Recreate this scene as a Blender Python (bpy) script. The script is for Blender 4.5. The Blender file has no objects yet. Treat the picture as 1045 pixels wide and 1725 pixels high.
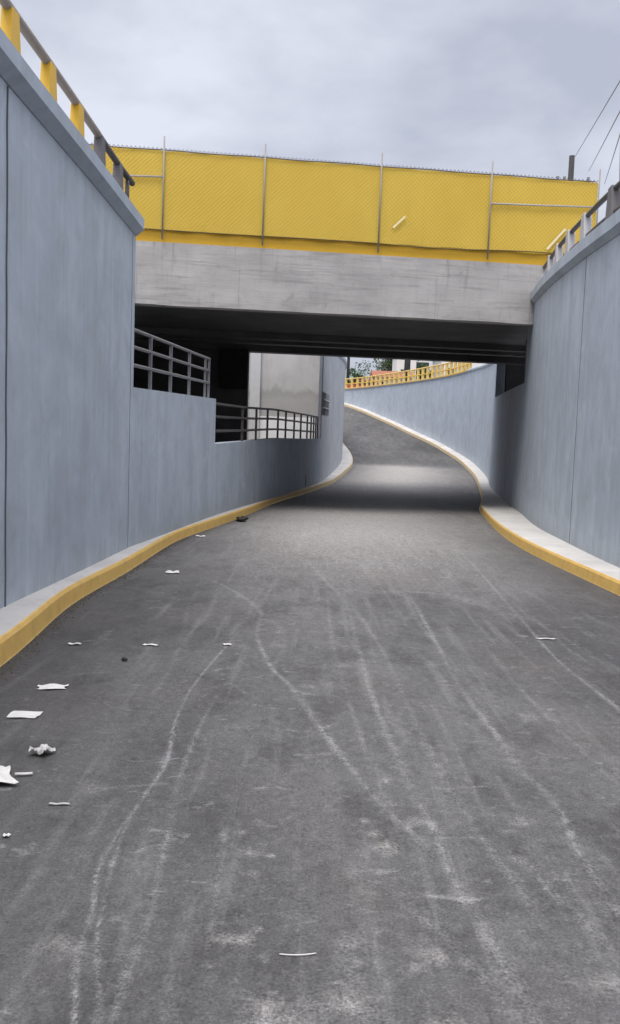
import bpy, math, random
import numpy as np
from mathutils import Vector, Matrix
random.seed(7); rng = np.random.default_rng(7)
S = bpy.context.scene
COL = S.collection
R = math.radians

# ------------------------------------------------------------------ helpers
def catmull(pts, n=8):
    P = [np.array(p, float) for p in pts]
    P = [2*P[0]-P[1]] + P + [2*P[-1]-P[-2]]
    out = []
    for i in range(1, len(P)-2):
        p0, p1, p2, p3 = P[i-1:i+3]
        t0 = 0; t1 = t0+np.linalg.norm(p1-p0)**.5; t2 = t1+np.linalg.norm(p2-p1)**.5; t3 = t2+np.linalg.norm(p3-p2)**.5
        for k in range(n):
            t = t1+(t2-t1)*k/n
            A1 = (t1-t)/(t1-t0)*p0+(t-t0)/(t1-t0)*p1
            A2 = (t2-t)/(t2-t1)*p1+(t-t1)/(t2-t1)*p2
            A3 = (t3-t)/(t3-t2)*p2+(t-t2)/(t3-t2)*p3
            B1 = (t2-t)/(t2-t0)*A1+(t-t0)/(t2-t0)*A2
            B2 = (t3-t)/(t3-t1)*A2+(t-t1)/(t3-t1)*A3
            out.append((t2-t)/(t2-t1)*B1+(t-t1)/(t2-t1)*B2)
    out.append(P[-2])
    return np.array(out)

KZ = [(-60,4.4),(-40,2.9),(-20,.9),(-10,.3),(0,0),(11,-.28),(22,-.57),(27,-.64),(38,-.6),(46,-.15),(54,.6),(62,1.7),(70,3.0),(82,5.0),(92,5.2),(140,5.2)]
_kx = np.linspace(-60, 140, 801)
_ky = np.interp(_kx, [a for a, b in KZ], [b for a, b in KZ])
_ker = np.hanning(17); _ker /= _ker.sum()
_ky = np.convolve(np.pad(_ky, 8, mode='edge'), _ker, 'valid')
def road_z(Y): return np.interp(Y, _kx, _ky)

class MB:
    """collects geometry of one mesh"""
    def __init__(s): s.v = []; s.f = []; s.smooth = []
    def quad_loop(s, loops, close=True, caps=True, smooth=False):
        n = len(loops[0]); b = len(s.v)
        for L in loops: s.v += [tuple(map(float, p)) for p in L]
        for i in range(len(loops)-1):
            for j in range(n if close else n-1):
                k = (j+1) % n
                s.f.append((b+i*n+j, b+i*n+k, b+(i+1)*n+k, b+(i+1)*n+j)); s.smooth.append(smooth)
        if caps and close:
            s.f.append(tuple(b+j for j in range(n))[::-1]); s.f.append(tuple(b+(len(loops)-1)*n+j for j in range(n)))
            s.smooth += [False, False]
        return s
    def box(s, x0, x1, y0, y1, z0, z1):
        return s.quad_loop([[(x0,y0,z0),(x1,y0,z0),(x1,y1,z0),(x0,y1,z0)], [(x0,y0,z1),(x1,y0,z1),(x1,y1,z1),(x0,y1,z1)]])
    def obox(s, c, ax, ay, hx, hy, z0, z1, top=1.0):
        """upright box about c=(x,y), half sizes along unit axes ax/ay; top tapers the ax size"""
        c = np.array(c); ax = np.array(ax); ay = np.array(ay)
        L = []
        for z, q in ((z0, 1.0), (z1, top)):
            L.append([(*(c+ax*hx*q*sx+ay*hy*sy), z) for sx, sy in ((-1,-1),(1,-1),(1,1),(-1,1))])
        return s.quad_loop(L)
    def tube(s, pts, r, n=6, caps=True, rs=None):
        pts = [Vector(p) for p in pts]; loops = []
        up = Vector((0,0,1))
        for i, p in enumerate(pts):
            t = (pts[min(i+1,len(pts)-1)]-pts[max(i-1,0)]).normalized()
            a = t.cross(up)
            if a.length < 1e-3: a = Vector((1,0,0))
            a.normalize(); b = t.cross(a)
            rr = rs[i] if rs is not None else r
            loops.append([p+(a*math.cos(2*math.pi*k/n)+b*math.sin(2*math.pi*k/n))*rr for k in range(n)])
        return s.quad_loop(loops, smooth=n > 4, caps=caps)
    def build(s, name, mat, parent=None, bevel=0, wl=(0,0,0)):
        me = bpy.data.meshes.new(name); me.from_pydata(s.v, [], s.f)
        me.polygons.foreach_set('use_smooth', s.smooth); me.materials.append(mat)
        import bmesh
        bm = bmesh.new(); bm.from_mesh(me); bmesh.ops.recalc_face_normals(bm, faces=bm.faces); bm.to_mesh(me); bm.free()
        o = bpy.data.objects.new(name, me); COL.objects.link(o)
        if parent is not None:
            o.parent = parent
            w = Vector((0,0,0)); q = parent
            while q is not None: w += q.location; q = q.parent
            o.location = -w
        if bevel:
            m = o.modifiers.new('bevel', 'BEVEL'); m.width = bevel; m.segments = 2; m.limit_method = 'ANGLE'; m.angle_limit = R(40)
        return o

def tag(o, label=None, cat=None, group=None, kind=None):
    if label: o['label'] = label
    if cat: o['category'] = cat
    if group: o['group'] = group
    if kind: o['kind'] = kind
    return o
def thing(name, label, cat, loc=(0,0,0), group=None):
    o = bpy.data.objects.new(name, None); o.empty_display_size = .2; COL.objects.link(o); o.location = loc
    return tag(o, label, cat, group)
def anchor(o, c):
    """move a mesh object's origin to c without moving its geometry"""
    c = Vector(c); o.data.transform(Matrix.Translation(-c)); o.location = c; return o

# ------------------------------------------------------------------ materials
class NT:
    def __init__(s, name):
        s.m = bpy.data.materials.new(name); s.m.use_nodes = True; s.t = s.m.node_tree; s.n = s.t.nodes
        s.b = s.n['Principled BSDF']
        s.geo = s.n.new('ShaderNodeNewGeometry')
    def L(s, a, b): s.t.links.new(a, b)
    def node(s, t, **k):
        n = s.n.new(t)
        for a, v in k.items(): setattr(n, a, v)
        return n
    def pos(s, scale=(1,1,1)):
        m = s.node('ShaderNodeMapping'); m.inputs['Scale'].default_value = scale
        s.L(s.geo.outputs['Position'], m.inputs['Vector']); return m.outputs[0]
    def noise(s, scale, vec=None, detail=4, rough=.55, dist=0):
        n = s.node('ShaderNodeTexNoise'); n.inputs['Scale'].default_value = scale; n.inputs['Detail'].default_value = detail
        n.inputs['Roughness'].default_value = rough; n.inputs['Distortion'].default_value = dist
        s.L(vec if vec is not None else s.pos(), n.inputs['Vector']); return n.outputs['Fac']
    def ramp(s, fac, stops, interp='LINEAR'):
        r = s.node('ShaderNodeValToRGB'); r.color_ramp.interpolation = interp
        e = r.color_ramp.elements
        while len(e) < len(stops): e.new(.5)
        for q, (p, c) in zip(e, stops):
            q.position = p; q.color = (*c, 1) if isinstance(c, tuple) else (c, c, c, 1)
        s.L(fac, r.inputs[0]); return r.outputs[0]
    def mix(s, a, b, fac, blend='MIX'):
        n = s.node('ShaderNodeMix', data_type='RGBA', blend_type=blend)
        for i, v in ((6, a), (7, b), (0, fac)):
            sock = n.inputs[i]
            if isinstance(v, tuple): sock.default_value = (*v, 1)
            elif isinstance(v, (int, float)): sock.default_value = v if i == 0 else (v, v, v, 1)
            else: s.L(v, sock)
        return n.outputs[2]
    def math(s, op, a, b=None, clamp=False):
        n = s.node('ShaderNodeMath', operation=op); n.use_clamp = clamp
        for sock, v in zip(n.inputs, (a, b)):
            if v is None: continue
            if isinstance(v, (int, float)): sock.default_value = v
            else: s.L(v, sock)
        return n.outputs[0]
    def bump(s, h, strength=.3, dist=.01):
        n = s.node('ShaderNodeBump'); n.inputs['Strength'].default_value = strength; n.inputs['Distance'].default_value = dist
        s.L(h, n.inputs['Height']); s.L(n.outputs[0], s.b.inputs['Normal'])
    def done(s, col, rough=.8, metal=0, spec=.4):
        if isinstance(col, tuple): s.b.inputs['Base Color'].default_value = (*col, 1)
        else: s.L(col, s.b.inputs['Base Color'])
        if isinstance(rough, (int, float)): s.b.inputs['Roughness'].default_value = rough
        else: s.L(rough, s.b.inputs['Roughness'])
        s.b.inputs['Metallic'].default_value = metal; s.b.inputs['Specular IOR Level'].default_value = spec
        return s.m

def m_wall(name, c, streak=.16, splash=False):
    t = NT(name)
    big = t.noise(.5, t.pos((1,1,.7)), 4, .6)
    st = t.noise(1.0, t.pos((2.6,2.6,.22)), 6, .62, .3)
    st2 = t.noise(1.0, t.pos((8,8,.5)), 4, .62)
    drip = t.noise(1.0, t.pos((6,6,.16)), 3, .5)
    blot = t.noise(1.7, t.pos((1,1,1)), 7, .7, .5)
    scr = t.noise(1.0, t.pos((1.2,1.2,16)), 4, .6)
    fine = t.noise(60, None, 3)
    m = lambda k, q: tuple(min(1, x*k*e) for x, e in zip(c, q))
    col = t.mix(m(.93,(1,1,1)), m(1.1,(1,1,1)), t.ramp(big, [(.3,0.),(.72,1.)]))
    col = t.mix(col, m(.68,(1,1,1)), t.math('MULTIPLY', t.ramp(st, [(.46,0.),(.70,1.)]), streak*3.0))
    col = t.mix(col, m(1.24,(1,.99,.98)), t.math('MULTIPLY', t.ramp(st2, [(.5,0.),(.78,1.)]), streak*3.2))
    col = t.mix(col, m(.62,(1,.99,.96)), t.math('MULTIPLY', t.ramp(drip, [(.64,0.),(.76,1.)]), streak*3.0))
    col = t.mix(col, m(.80,(1.02,1,.95)), t.math('MULTIPLY', t.ramp(blot, [(.48,0.),(.66,1.)]), .7))
    col = t.mix(col, m(1.2,(1.03,1,.96)), t.math('MULTIPLY', t.ramp(blot, [(.32,1.),(.46,0.)]), .55))
    col = t.mix(col, m(1.25,(1.02,1,.98)), t.math('MULTIPLY', t.ramp(scr, [(.7,0.),(.78,1.)]), .25))
    # splash dirt: irregular, along the foot of the wall
    sx = t.node('ShaderNodeSeparateXYZ'); t.L(t.geo.outputs['Position'], sx.inputs[0])
    hgt = t.math('ADD', sx.outputs[2], t.math('MULTIPLY', sx.outputs[1], .0125))
    spl = t.noise(1.0, t.pos((5,5,1.2)), 5, .65)
    edge = t.math('SUBTRACT', t.math('ADD', t.math('MULTIPLY', spl, .9), -.22), hgt)
    col = t.mix(col, m(.70,(1.04,1,.92)), t.math('MULTIPLY', t.ramp(edge, [(.0,0.),(.32,1.)]), .55 if splash else 0.))
    t.bump(t.math('ADD', t.math('MULTIPLY', blot, .6), t.math('MULTIPLY', fine, .35)), .25, .008)
    return t.done(col, .72)

def m_concrete(name, c, board=.0, spread=.3):
    t = NT(name)
    big = t.noise(.8, t.pos((1,1,1.4)), 5, .6)
    st = t.noise(1.0, t.pos((4,4,.5)), 5, .65)
    bl = t.noise(3.2, t.pos((.5,.5,1.6)), 6, .7, .4)
    fine = t.noise(45, None, 4)
    col = t.mix(tuple(x*(1-spread) for x in c), tuple(min(1,x*(1+spread)) for x in c), t.ramp(big, [(.28,0.),(.72,1.)]))
    col = t.mix(col, tuple(x*.55 for x in c), t.math('MULTIPLY', t.ramp(st, [(.54,0.),(.8,1.)]), .55))
    col = t.mix(col, tuple(x*.6 for x in c), t.math('MULTIPLY', t.ramp(bl, [(.58,0.),(.72,1.)]), .5))
    col = t.mix(col, tuple(min(1, x*1.3) for x in c), t.math('MULTIPLY', t.ramp(fine, [(.5,0.),(.75,1.)]), .3))
    t.bump(t.math('ADD', t.math('MULTIPLY', bl, .7), t.math('MULTIPLY', fine, .4)), .4, .015)
    return t.done(col, .85)

def m_paint(name, c, rough=.5, wear=.25, scale=6):
    t = NT(name)
    n = t.noise(scale, None, 5, .65); f = t.noise(scale*9, None, 3)
    col = t.mix(c, tuple(x*.72 for x in c), t.math('MULTIPLY', t.ramp(n, [(.42,0.),(.75,1.)]), wear*2))
    col = t.mix(col, tuple(min(1, x*1.2+.02) for x in c), t.math('MULTIPLY', t.ramp(f, [(.5,0.),(.8,1.)]), wear))
    t.bump(f, .15, .004)
    return t.done(col, rough)

def m_asphalt():
    t = NT('asphalt')
    at = t.node('ShaderNodeAttribute', attribute_name='marks')
    sp = t.node('ShaderNodeSeparateColor'); t.L(at.outputs['Color'], sp.inputs[0])
    dust, track, dark = sp.outputs
    big = t.noise(.42, t.pos((1.2,.5,1)), 5, .6)
    mid = t.noise(2.2, t.pos((1.4,.7,1)), 6, .65, .3)
    gr = t.noise(95, None, 3, .7)
    gr2 = t.noise(330, None, 2, .6)
    str_ = t.noise(1, t.pos((9,.55,1)), 5, .6)
    clump = t.noise(21, t.pos((1,.8,1)), 5, .75)
    base = t.mix((.057,.056,.057), (.128,.126,.125), t.ramp(big, [(.32,0.),(.66,1.)]))
    base = t.mix(base, (.04,.038,.038), t.math('MULTIPLY', t.ramp(mid, [(.48,0.),(.64,1.)]), .65))
    base = t.mix(base, (.26,.257,.252), t.math('MULTIPLY', t.ramp(str_, [(.54,0.),(.8,1.)]), .4))
    br = t.noise(.8, t.pos((1,.6,1)), 3)
    base = t.mix(base, (.10,.089,.085), t.math('MULTIPLY', t.ramp(br, [(.52,0.),(.68,1.)]), .5))
    # old pale scuffs, lying across the lane
    pt = t.noise(1, t.pos((4.5,9,1)), 8, .72, .8)
    base = t.mix(base, (.36,.355,.345), t.math('MULTIPLY', t.ramp(pt, [(.59,0.),(.70,1.)]), .45))
    # dust and tyre tracks (broken up by the grain of the aggregate)
    brk = t.ramp(t.math('ADD', t.math('MULTIPLY', gr, .5), t.math('MULTIPLY', clump, .5)), [(.40,0.),(.58,1.)])
    dmask = t.math('MULTIPLY', dust, t.math('ADD', t.math('MULTIPLY', brk, .75), .25))
    base = t.mix(base, (.42,.40,.375), dmask)
    tmask = t.math('MULTIPLY', track, t.math('ADD', t.math('MULTIPLY', brk, .9), .08))
    base = t.mix(base, (.42,.415,.41), tmask)
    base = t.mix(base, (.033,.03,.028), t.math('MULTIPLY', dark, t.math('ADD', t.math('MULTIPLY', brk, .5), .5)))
    # aggregate
    base = t.mix(base, t.mix(base, 2.0, 1.0, 'MULTIPLY'), t.math('MULTIPLY', t.ramp(gr, [(.54,0.),(.70,1.)]), .5))
    base = t.mix(base, t.mix(base, .35, 1.0, 'MULTIPLY'), t.math('MULTIPLY', t.ramp(gr, [(.3,1.),(.46,0.)]), .7))
    base = t.mix(base, t.mix(base, 1.7, 1.0, 'MULTIPLY'), t.math('MULTIPLY', t.ramp(clump, [(.52,0.),(.72,1.)]), .55))
    base = t.mix(base, t.mix(base, .5, 1.0, 'MULTIPLY'), t.math('MULTIPLY', t.ramp(clump, [(.28,1.),(.46,0.)]), .6))
    base = t.mix(base, t.mix(base, 2.2, 1.0, 'MULTIPLY'), t.math('MULTIPLY', t.ramp(gr2, [(.55,0.),(.72,1.)]), .6))
    t.bump(t.math('ADD', gr, t.math('MULTIPLY', gr2, .4)), .55, .006)
    return t.done(base, .82, 0, .35)

WALLC = (.445,.50,.565)
M_wall = m_wall('blue_grey_wall_paint', WALLC, splash=True)
M_wallf = m_wall('blue_grey_wall_paint_far', (.45,.505,.57), .12)
M_wallg = m_wall('grey_wall_paint', (.47,.495,.53), .08)
M_cop = m_wall('coping_paint', (.43,.485,.55), .08)
M_conc = m_concrete('bridge_concrete', (.43,.415,.40))
M_concshade = m_concrete('shade_dark_concrete', (.17,.165,.16))  # concrete under and behind the deck, its shade put into the dark colour
M_concp = m_concrete('pavement_concrete', (.58,.56,.53), spread=.18)
M_concw = m_concrete('plain_concrete', (.47,.455,.445), spread=.16)
M_wstrip = m_paint('white_strip', (.92,.92,.92), .6, .1)
M_dadoc = m_paint('pale_pilaster_paint', (.62,.62,.62), .6, .15)
def m_kerb():
    t = NT('kerb_paint'); sx = t.node('ShaderNodeSeparateXYZ'); t.L(t.geo.outputs['Position'], sx.inputs[0])
    n = t.noise(5, None, 6, .7); f = t.noise(38, None, 4); l = t.noise(.8, None, 3)
    worn = t.ramp(t.math('ADD', t.math('MULTIPLY', sx.outputs[1], .01), t.math('MULTIPLY', l, .06)), [(.27,0.),(.42,1.)])   # the paint is old and bleached beyond the bridge
    col = t.mix((.80,.51,.14), (.66,.55,.38), t.math('MULTIPLY', worn, .8))
    col = t.mix(col, t.mix(col, .55, 1.0, 'MULTIPLY'), t.math('MULTIPLY', t.ramp(n, [(.42,0.),(.72,1.)]), .4))
    col = t.mix(col, (.55,.50,.42), t.math('MULTIPLY', t.ramp(f, [(.55,0.),(.72,1.)]), .45))
    t.bump(t.math('ADD', n, t.math('MULTIPLY', f, .5)), .4, .012)
    return t.done(col, .7)
M_kerb = m_kerb()
M_yel = m_paint('yellow_rail_paint', (.78,.46,.04), .5, .15)
M_yelf = m_paint('faded_yellow_paint', (.74,.52,.16), .6, .25)
M_yelp = m_paint('yellow_parapet_paint', (.62,.36,.02), .5, .15, 2)
M_steel = m_paint('galvanised_steel', (.42,.42,.43), .45, .3, 8)
M_fpost = m_paint('fence_post_steel', (.30,.285,.26), .5, .3, 8)
M_dark = m_paint('dark_rail_paint', (.07,.062,.062), .5, .2, 8)
M_greyrail = m_paint('grey_rail_paint', (.20,.20,.21), .45, .2, 8)
M_tan = m_paint('weathered_rail_paint', (.32,.28,.25), .5, .3, 8)
M_postg = m_concrete('post_concrete', (.47,.46,.46), spread=.12)
M_postd = m_concrete('post_concrete_dark', (.17,.16,.165), spread=.12)
M_paper = m_paint('white_paper', (.70,.685,.65), .75, .22, 14)
M_black = m_paint('black_plastic', (.02,.018,.016), .5, .1)
M_wood = m_paint('pole_timber', (.045,.042,.042), .8, .3, 6)
M_ins = m_paint('insulator', (.12,.12,.13), .4, .1)
M_grid = m_paint('grid_paint', (.85,.85,.88), .5, .1)
M_joint = m_paint('joint_filler', (.16,.17,.19), .9, .2)
M_white = m_paint('white_render', (.72,.71,.68), .7, .15, 2)
M_beige = m_paint('beige_render', (.62,.52,.40), .7, .15, 2)
M_glass = m_paint('dark_window', (.03,.035,.04), .15, .1)
M_roof = m_paint('orange_roof_tiles', (.30,.11,.06), .8, .3, 5)
M_red = m_paint('red_car_paint', (.40,.06,.03), .35, .05)
M_tyre = m_paint('tyre_rubber', (.02,.02,.02), .8, .1)
M_bark = m_paint('bark', (.10,.075,.055), .9, .4, 9)
M_ground = m_concrete('street_ground', (.26,.25,.24), spread=.2)
M_terr = m_concrete('walkway_concrete', (.33,.32,.31), spread=.15)
def m_leaf():
    t = NT('leaves'); i = t.node('ShaderNodeObjectInfo')
    n = t.noise(1.2, None, 3)
    return t.done(t.mix((.02,.045,.015), (.07,.12,.035), t.ramp(n, [(.35,0.),(.65,1.)])), .7)
M_leaf = m_leaf()
def m_hill():
    t = NT('hill_woods'); n = t.noise(.02, None, 6)
    return t.done(t.mix((.10,.15,.13), (.17,.22,.19), n), .9)
M_hill = m_hill()
def m_sheet():
    t = NT('yellow_sheet')
    n = t.noise(.9, t.pos((1,1,.7)), 4); s_ = t.noise(1, t.pos((7,7,.5)), 4)
    col = t.mix((.86,.58,.07), (.94,.66,.095), t.ramp(n, [(.3,0.),(.7,1.)]))
    col = t.mix(col, (.70,.45,.05), t.math('MULTIPLY', t.ramp(s_, [(.55,0.),(.8,1.)]), .35))
    t.bump(t.noise(2.2, t.pos((1,1,.5)), 3), .25, .02)
    return t.done(col, .55)
M_sheet = m_sheet()

# ------------------------------------------------------------------ plan (metres, camera foot at the origin)
PAIRS = [((-2.1,-60),(3.1,-60)),((-2.1,-40),(3.1,-40)),((-2.08,-10),(3.3,-10)),((-2.05,0),(3.5,0)),((-2.07,5.9),(3.58,5.9)),((-2.25,8.4),(3.6,8.4)),((-2.21,10.8),(3.64,11.2)),
 ((-2.21,14.9),(3.75,14.9)),((-1.99,17.6),(3.95,17.6)),((-1.76,20.1),(4.22,20.1)),((-1.43,23.5),(4.62,23.2)),((-.97,27.4),(5.1,26.7)),((.14,33.4),(6.2,32.3)),((1.55,42),(7.75,42.2)),((2.22,48),(8.2,49.4)),((1.97,55.3),(7.88,55.5)),
 ((1.2,60),(6.68,61.8)),((-.5,66.5),(5.06,68.1)),((-3.2,73),(2.56,75.5)),((-8,80),(-2.5,83)),((-15,87),(-9,91)),((-30,97),(-25,103))]
KL = catmull([p[0] for p in PAIRS], 14); KR = catmull([p[1] for p in PAIRS], 14)
def offset(path, d):
    path = np.asarray(path); t = np.gradient(path, axis=0); t /= np.linalg.norm(t, axis=1)[:, None]
    return path+np.stack([t[:, 1], -t[:, 0]], 1)*d      # +d = to the right of travel

# ---- road: one sheet whose rows follow the kerbs; dust, tracks and grime as a colour attribute
def build_road():
    cum = np.concatenate([[0], np.cumsum(np.linalg.norm(np.diff((KL+KR)/2, axis=0), axis=1))])
    mid = (KL+KR)/2
    s0 = np.interp(0, mid[:, 1], cum)
    ss = list(np.arange(0, s0+1.5, 1.0)); y = 1.6
    while s0+y < cum[-1]:
        ss.append(s0+y); y += max(.012, .0055*y)
    ss = np.array(ss); n = 560
    l = np.stack([np.interp(ss, cum, KL[:, k]) for k in (0,1)], 1); r = np.stack([np.interp(ss, cum, KR[:, k]) for k in (0,1)], 1)
    tt = np.linspace(0, 1, n)
    P = l[:, None]*(1-tt)[None, :, None]+r[:, None]*tt[None, :, None]
    X, Y = P[..., 0], P[..., 1]
    Z = road_z(Y)+.012*np.sin(X*1.3+Y*.35)*np.exp(-((Y-20)/25)**2)
    rows = len(ss)
    V = np.stack([X, Y, Z], -1).reshape(-1, 3)
    idx = np.arange(rows*n).reshape(rows, n)
    F = np.stack([idx[:-1, :-1], idx[:-1, 1:], idx[1:, 1:], idx[1:, :-1]], -1).reshape(-1, 4)
    me = bpy.data.meshes.new('road'); me.vertices.add(len(V)); me.vertices.foreach_set('co', V.ravel())
    me.loops.add(len(F)*4); me.loops.foreach_set('vertex_index', F.ravel().astype(np.int32))
    me.polygons.add(len(F)); me.polygons.foreach_set('loop_start', (np.arange(len(F))*4).astype(np.int32)); me.polygons.foreach_set('loop_total', np.full(len(F), 4, np.int32))
    me.update(); me.polygons.foreach_set('use_smooth', np.ones(len(F), bool))
    x, yv = V[:, 0], V[:, 1]
    track = np.zeros(len(V)); dust = np.zeros(len(V)); dark = np.zeros(len(V))
    def stroke(pts, w, a, arr, grow=.0):
        c = catmull(pts, 6)
        lo = c.min(0)-.3; hi = c.max(0)+.3
        sel = np.where((x > lo[0]) & (x < hi[0]) & (yv > lo[1]) & (yv < hi[1]))[0]
        if not len(sel): return
        q = np.stack([x[sel], yv[sel]], 1); best = np.full(len(sel), 9.); bu = np.zeros(len(sel))
        for i in range(len(c)-1):
            d = c[i+1]-c[i]; L = d@d
            u = np.clip(((q-c[i])@d)/max(L, 1e-9), 0, 1)
            dd = np.linalg.norm(q-(c[i]+u[:, None]*d), axis=1)
            k = dd < best; best[k] = dd[k]; bu[k] = (i+u[k])/(len(c)-1)
        ww = w*(1+.18*np.sin(bu*17+w*900)+.1*np.sin(bu*41))
        fade = np.clip(np.minimum(bu, 1-bu)*7, .0, 1)*(.7+.3*np.sin(bu*23+len(pts)))
        arr[sel] = np.maximum(arr[sel], a*fade*np.exp(-(best/ww)**2))
    T = TRACKS
    for pts, w, a in T: stroke(pts, w*(.55 if a > .65 else .8), a*(.68 if len(pts) > 9 else .52), track)
    for (px, py, w, a) in PATCHES:
        g = np.exp(-((x-px)/w)**2-((yv-py)/(w*1.3))**2)
        g2 = a*.8*np.exp(-((x-px)/(w*.8))**2-((yv-py)/(w*.9))**2); dust = np.maximum(dust, g2)
    # concrete dust lying across the flat by the bridge mouth
    c = np.interp(yv, [8, 14, 20, 30, 46], [1.0, .9, 1.2, 2.6, 4.6])
    band = np.interp(yv, [9, 13, 17, 23, 30, 43, 46.5, 48, 60], [.05, .42, .78, .9, .7, .95, .95, .06, 0])
    dust = np.maximum(dust, band*np.exp(-((x-c)/2.6)**2))
    # grime along the kerbs
    wl = np.tile(tt, rows)*(np.linalg.norm(r-l, axis=1).repeat(n))
    wr = np.linalg.norm(r-l, axis=1).repeat(n)-wl
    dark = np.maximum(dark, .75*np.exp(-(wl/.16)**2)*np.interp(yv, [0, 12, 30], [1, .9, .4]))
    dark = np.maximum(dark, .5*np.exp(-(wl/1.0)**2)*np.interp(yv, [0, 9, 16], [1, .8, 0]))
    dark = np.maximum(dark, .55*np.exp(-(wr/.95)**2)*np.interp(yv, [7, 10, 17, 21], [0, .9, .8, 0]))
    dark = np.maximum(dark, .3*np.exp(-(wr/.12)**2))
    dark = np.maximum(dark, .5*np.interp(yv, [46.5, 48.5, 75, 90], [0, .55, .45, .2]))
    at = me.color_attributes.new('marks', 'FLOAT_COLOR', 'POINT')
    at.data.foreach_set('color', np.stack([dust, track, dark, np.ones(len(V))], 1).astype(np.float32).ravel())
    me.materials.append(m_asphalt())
    o = bpy.data.objects.new('road', me); COL.objects.link(o); tag(o, 'grey dusty asphalt road with pale tyre tracks', None, kind='structure')
TRACKS = [
 ([(-0.55,7.6),(-0.61,6.82),(-0.71,5.56),(-0.71,4.86),(-0.65,4.14),(-0.68,3.7),(-0.71,3.34),(-0.71,3.04),(-0.66,2.76),(-0.64,2.5),(-0.57,2.2),(-.5,1.9)], .014, .85),
 ([(-0.71,5.0),(-0.66,4.4),(-0.66,3.92),(-0.69,3.46),(-0.67,3.1),(-0.65,2.92),(-0.61,2.62),(-0.51,2.22),(-.46,1.9)], .012, .7),
 ([(-.5,5.8),(-0.55,5.06),(-0.56,4.16),(-0.53,3.58),(-0.5,3.16),(-0.47,2.66),(-0.48,2.38),(-0.47,2.22),(-.45,1.9)], .02, .5),
 ([(-1.3,10.6),(-1.01,10.1),(-0.45,8.44),(-0.41,7.32),(-0.22,6.1),(-0.08,5.64),(0.03,5.12),(0.16,4.5),(0.28,4.0),(0.39,3.6),(0.45,3.46),(.52,3.1)], .024, .62),
 ([(-.1,14),(0.16,11.18),(0.39,9.34),(0.42,7.22),(0.43,5.56),(0.47,4.52),(0.51,3.82),(0.55,3.44),(0.56,3.0),(0.61,2.7),(0.63,2.44),(.68,2.1)], .026, .5),
 ([(.3,11),(0.43,9.36),(0.6,7.02),(0.64,5.2),(0.67,4.2),(0.72,3.52),(0.78,3.02),(.82,2.6)], .024, .42),
 ([(1.15,12),(1.13,9.12),(1.08,7.1),(1.04,5.8),(1.07,4.9),(1.08,4.24),(1.13,3.86),(1.09,3.32),(1.08,3.04),(1.08,2.76),(1.1,2.3)], .026, .55),
 ([(2.6,16),(2.47,13.88),(2.24,10.64),(2.08,8.46),(1.96,6.8),(1.96,5.92),(1.99,5.3),(2.05,4.5)], .028, .75),
 ([(0.3,10.1),(0.62,10.04),(1.5,10.02),(1.88,9.2),(2.3,8.2)], .09, .4),
 ([(1.25,16),(1.16,11.44),(1.05,8.42),(1.07,7.32),(1.05,6)], .035, .42),
 ([(-0.38,6.64),(-0.6,7.04),(-0.46,8.8),(-0.28,13.86)], .04, .35),
 ([(0.2,11.5),(0.22,10.16),(0.22,7.18),(0.3,4.92),(0.36,3.94),(.38,3.2)], .02, .34),
 ([(.2,2.75),(.16,2.55),(.2,2.3),(.22,2.0)], .04, .34), ([(-.2,2.15),(.0,2.27),(.15,2.3),(.3,2.2)], .035, .45), ([(.9,3.1),(.98,3.09),(1.06,3.1)], .012, .6),
 ([(-.45,8.2),(-.25,7.7),(-.22,7.1),(-.38,6.7)], .05, .3), ([(1.3,20),(1.6,15),(1.7,12)], .06, .35), ([(0,22),(-.1,17),(-.25,13)], .07, .35),
 ([(.35,2.9),(.5,2.6),(.62,2.2),(.7,1.9)], .03, .4), ([(.78,3.4),(.9,3.0),(1.0,2.5)], .03, .38), ([(-.3,3.6),(-.28,3.0),(-.25,2.4)], .018, .3),
 ([(1.5,7.5),(1.45,6),(1.48,4.6),(1.52,3.8)], .025, .3), ([(-1.2,9),(-.95,6.5),(-.9,4.8)], .03, .22)]
PATCHES = [(0.34,3.3,.06,.8),(.3,3.42,.04,.6),(0.42,2.56,.045,.7),(.36,2.5,.03,.6),(0.57,2.92,.05,.5),(0.4,4.02,.035,.85),(0.17,2.6,.03,.6),(0.14,2.32,.08,.5),(-0.21,2.62,.05,.5),(-0.18,3.22,.05,.45),
 (0.48,3.56,.05,.5),(0.42,2.22,.07,.45),(-0.07,2.28,.07,.5),(-.02,2.2,.12,.45),(-0.71,2.56,.08,.3),(0.93,3.6,.06,.45),(0.03,5.66,.06,.4),(-0.21,6.88,.09,.35),(-.23,3.4,.03,.5),(-.1,3.2,.02,.6),(-.16,3.05,.03,.5),
 (-.12,2.68,.02,.9),(-.15,2.62,.05,.5),(.27,3.55,.025,.7),(1.2,2.7,.09,.4),(.9,2.45,.07,.4),(1.35,5.2,.1,.3),(2.4,4.4,.12,.35),(1.9,7.7,.06,.5),(-.9,3.8,.08,.25),(-1.0,3.2,.05,.3)]
build_road()

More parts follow.
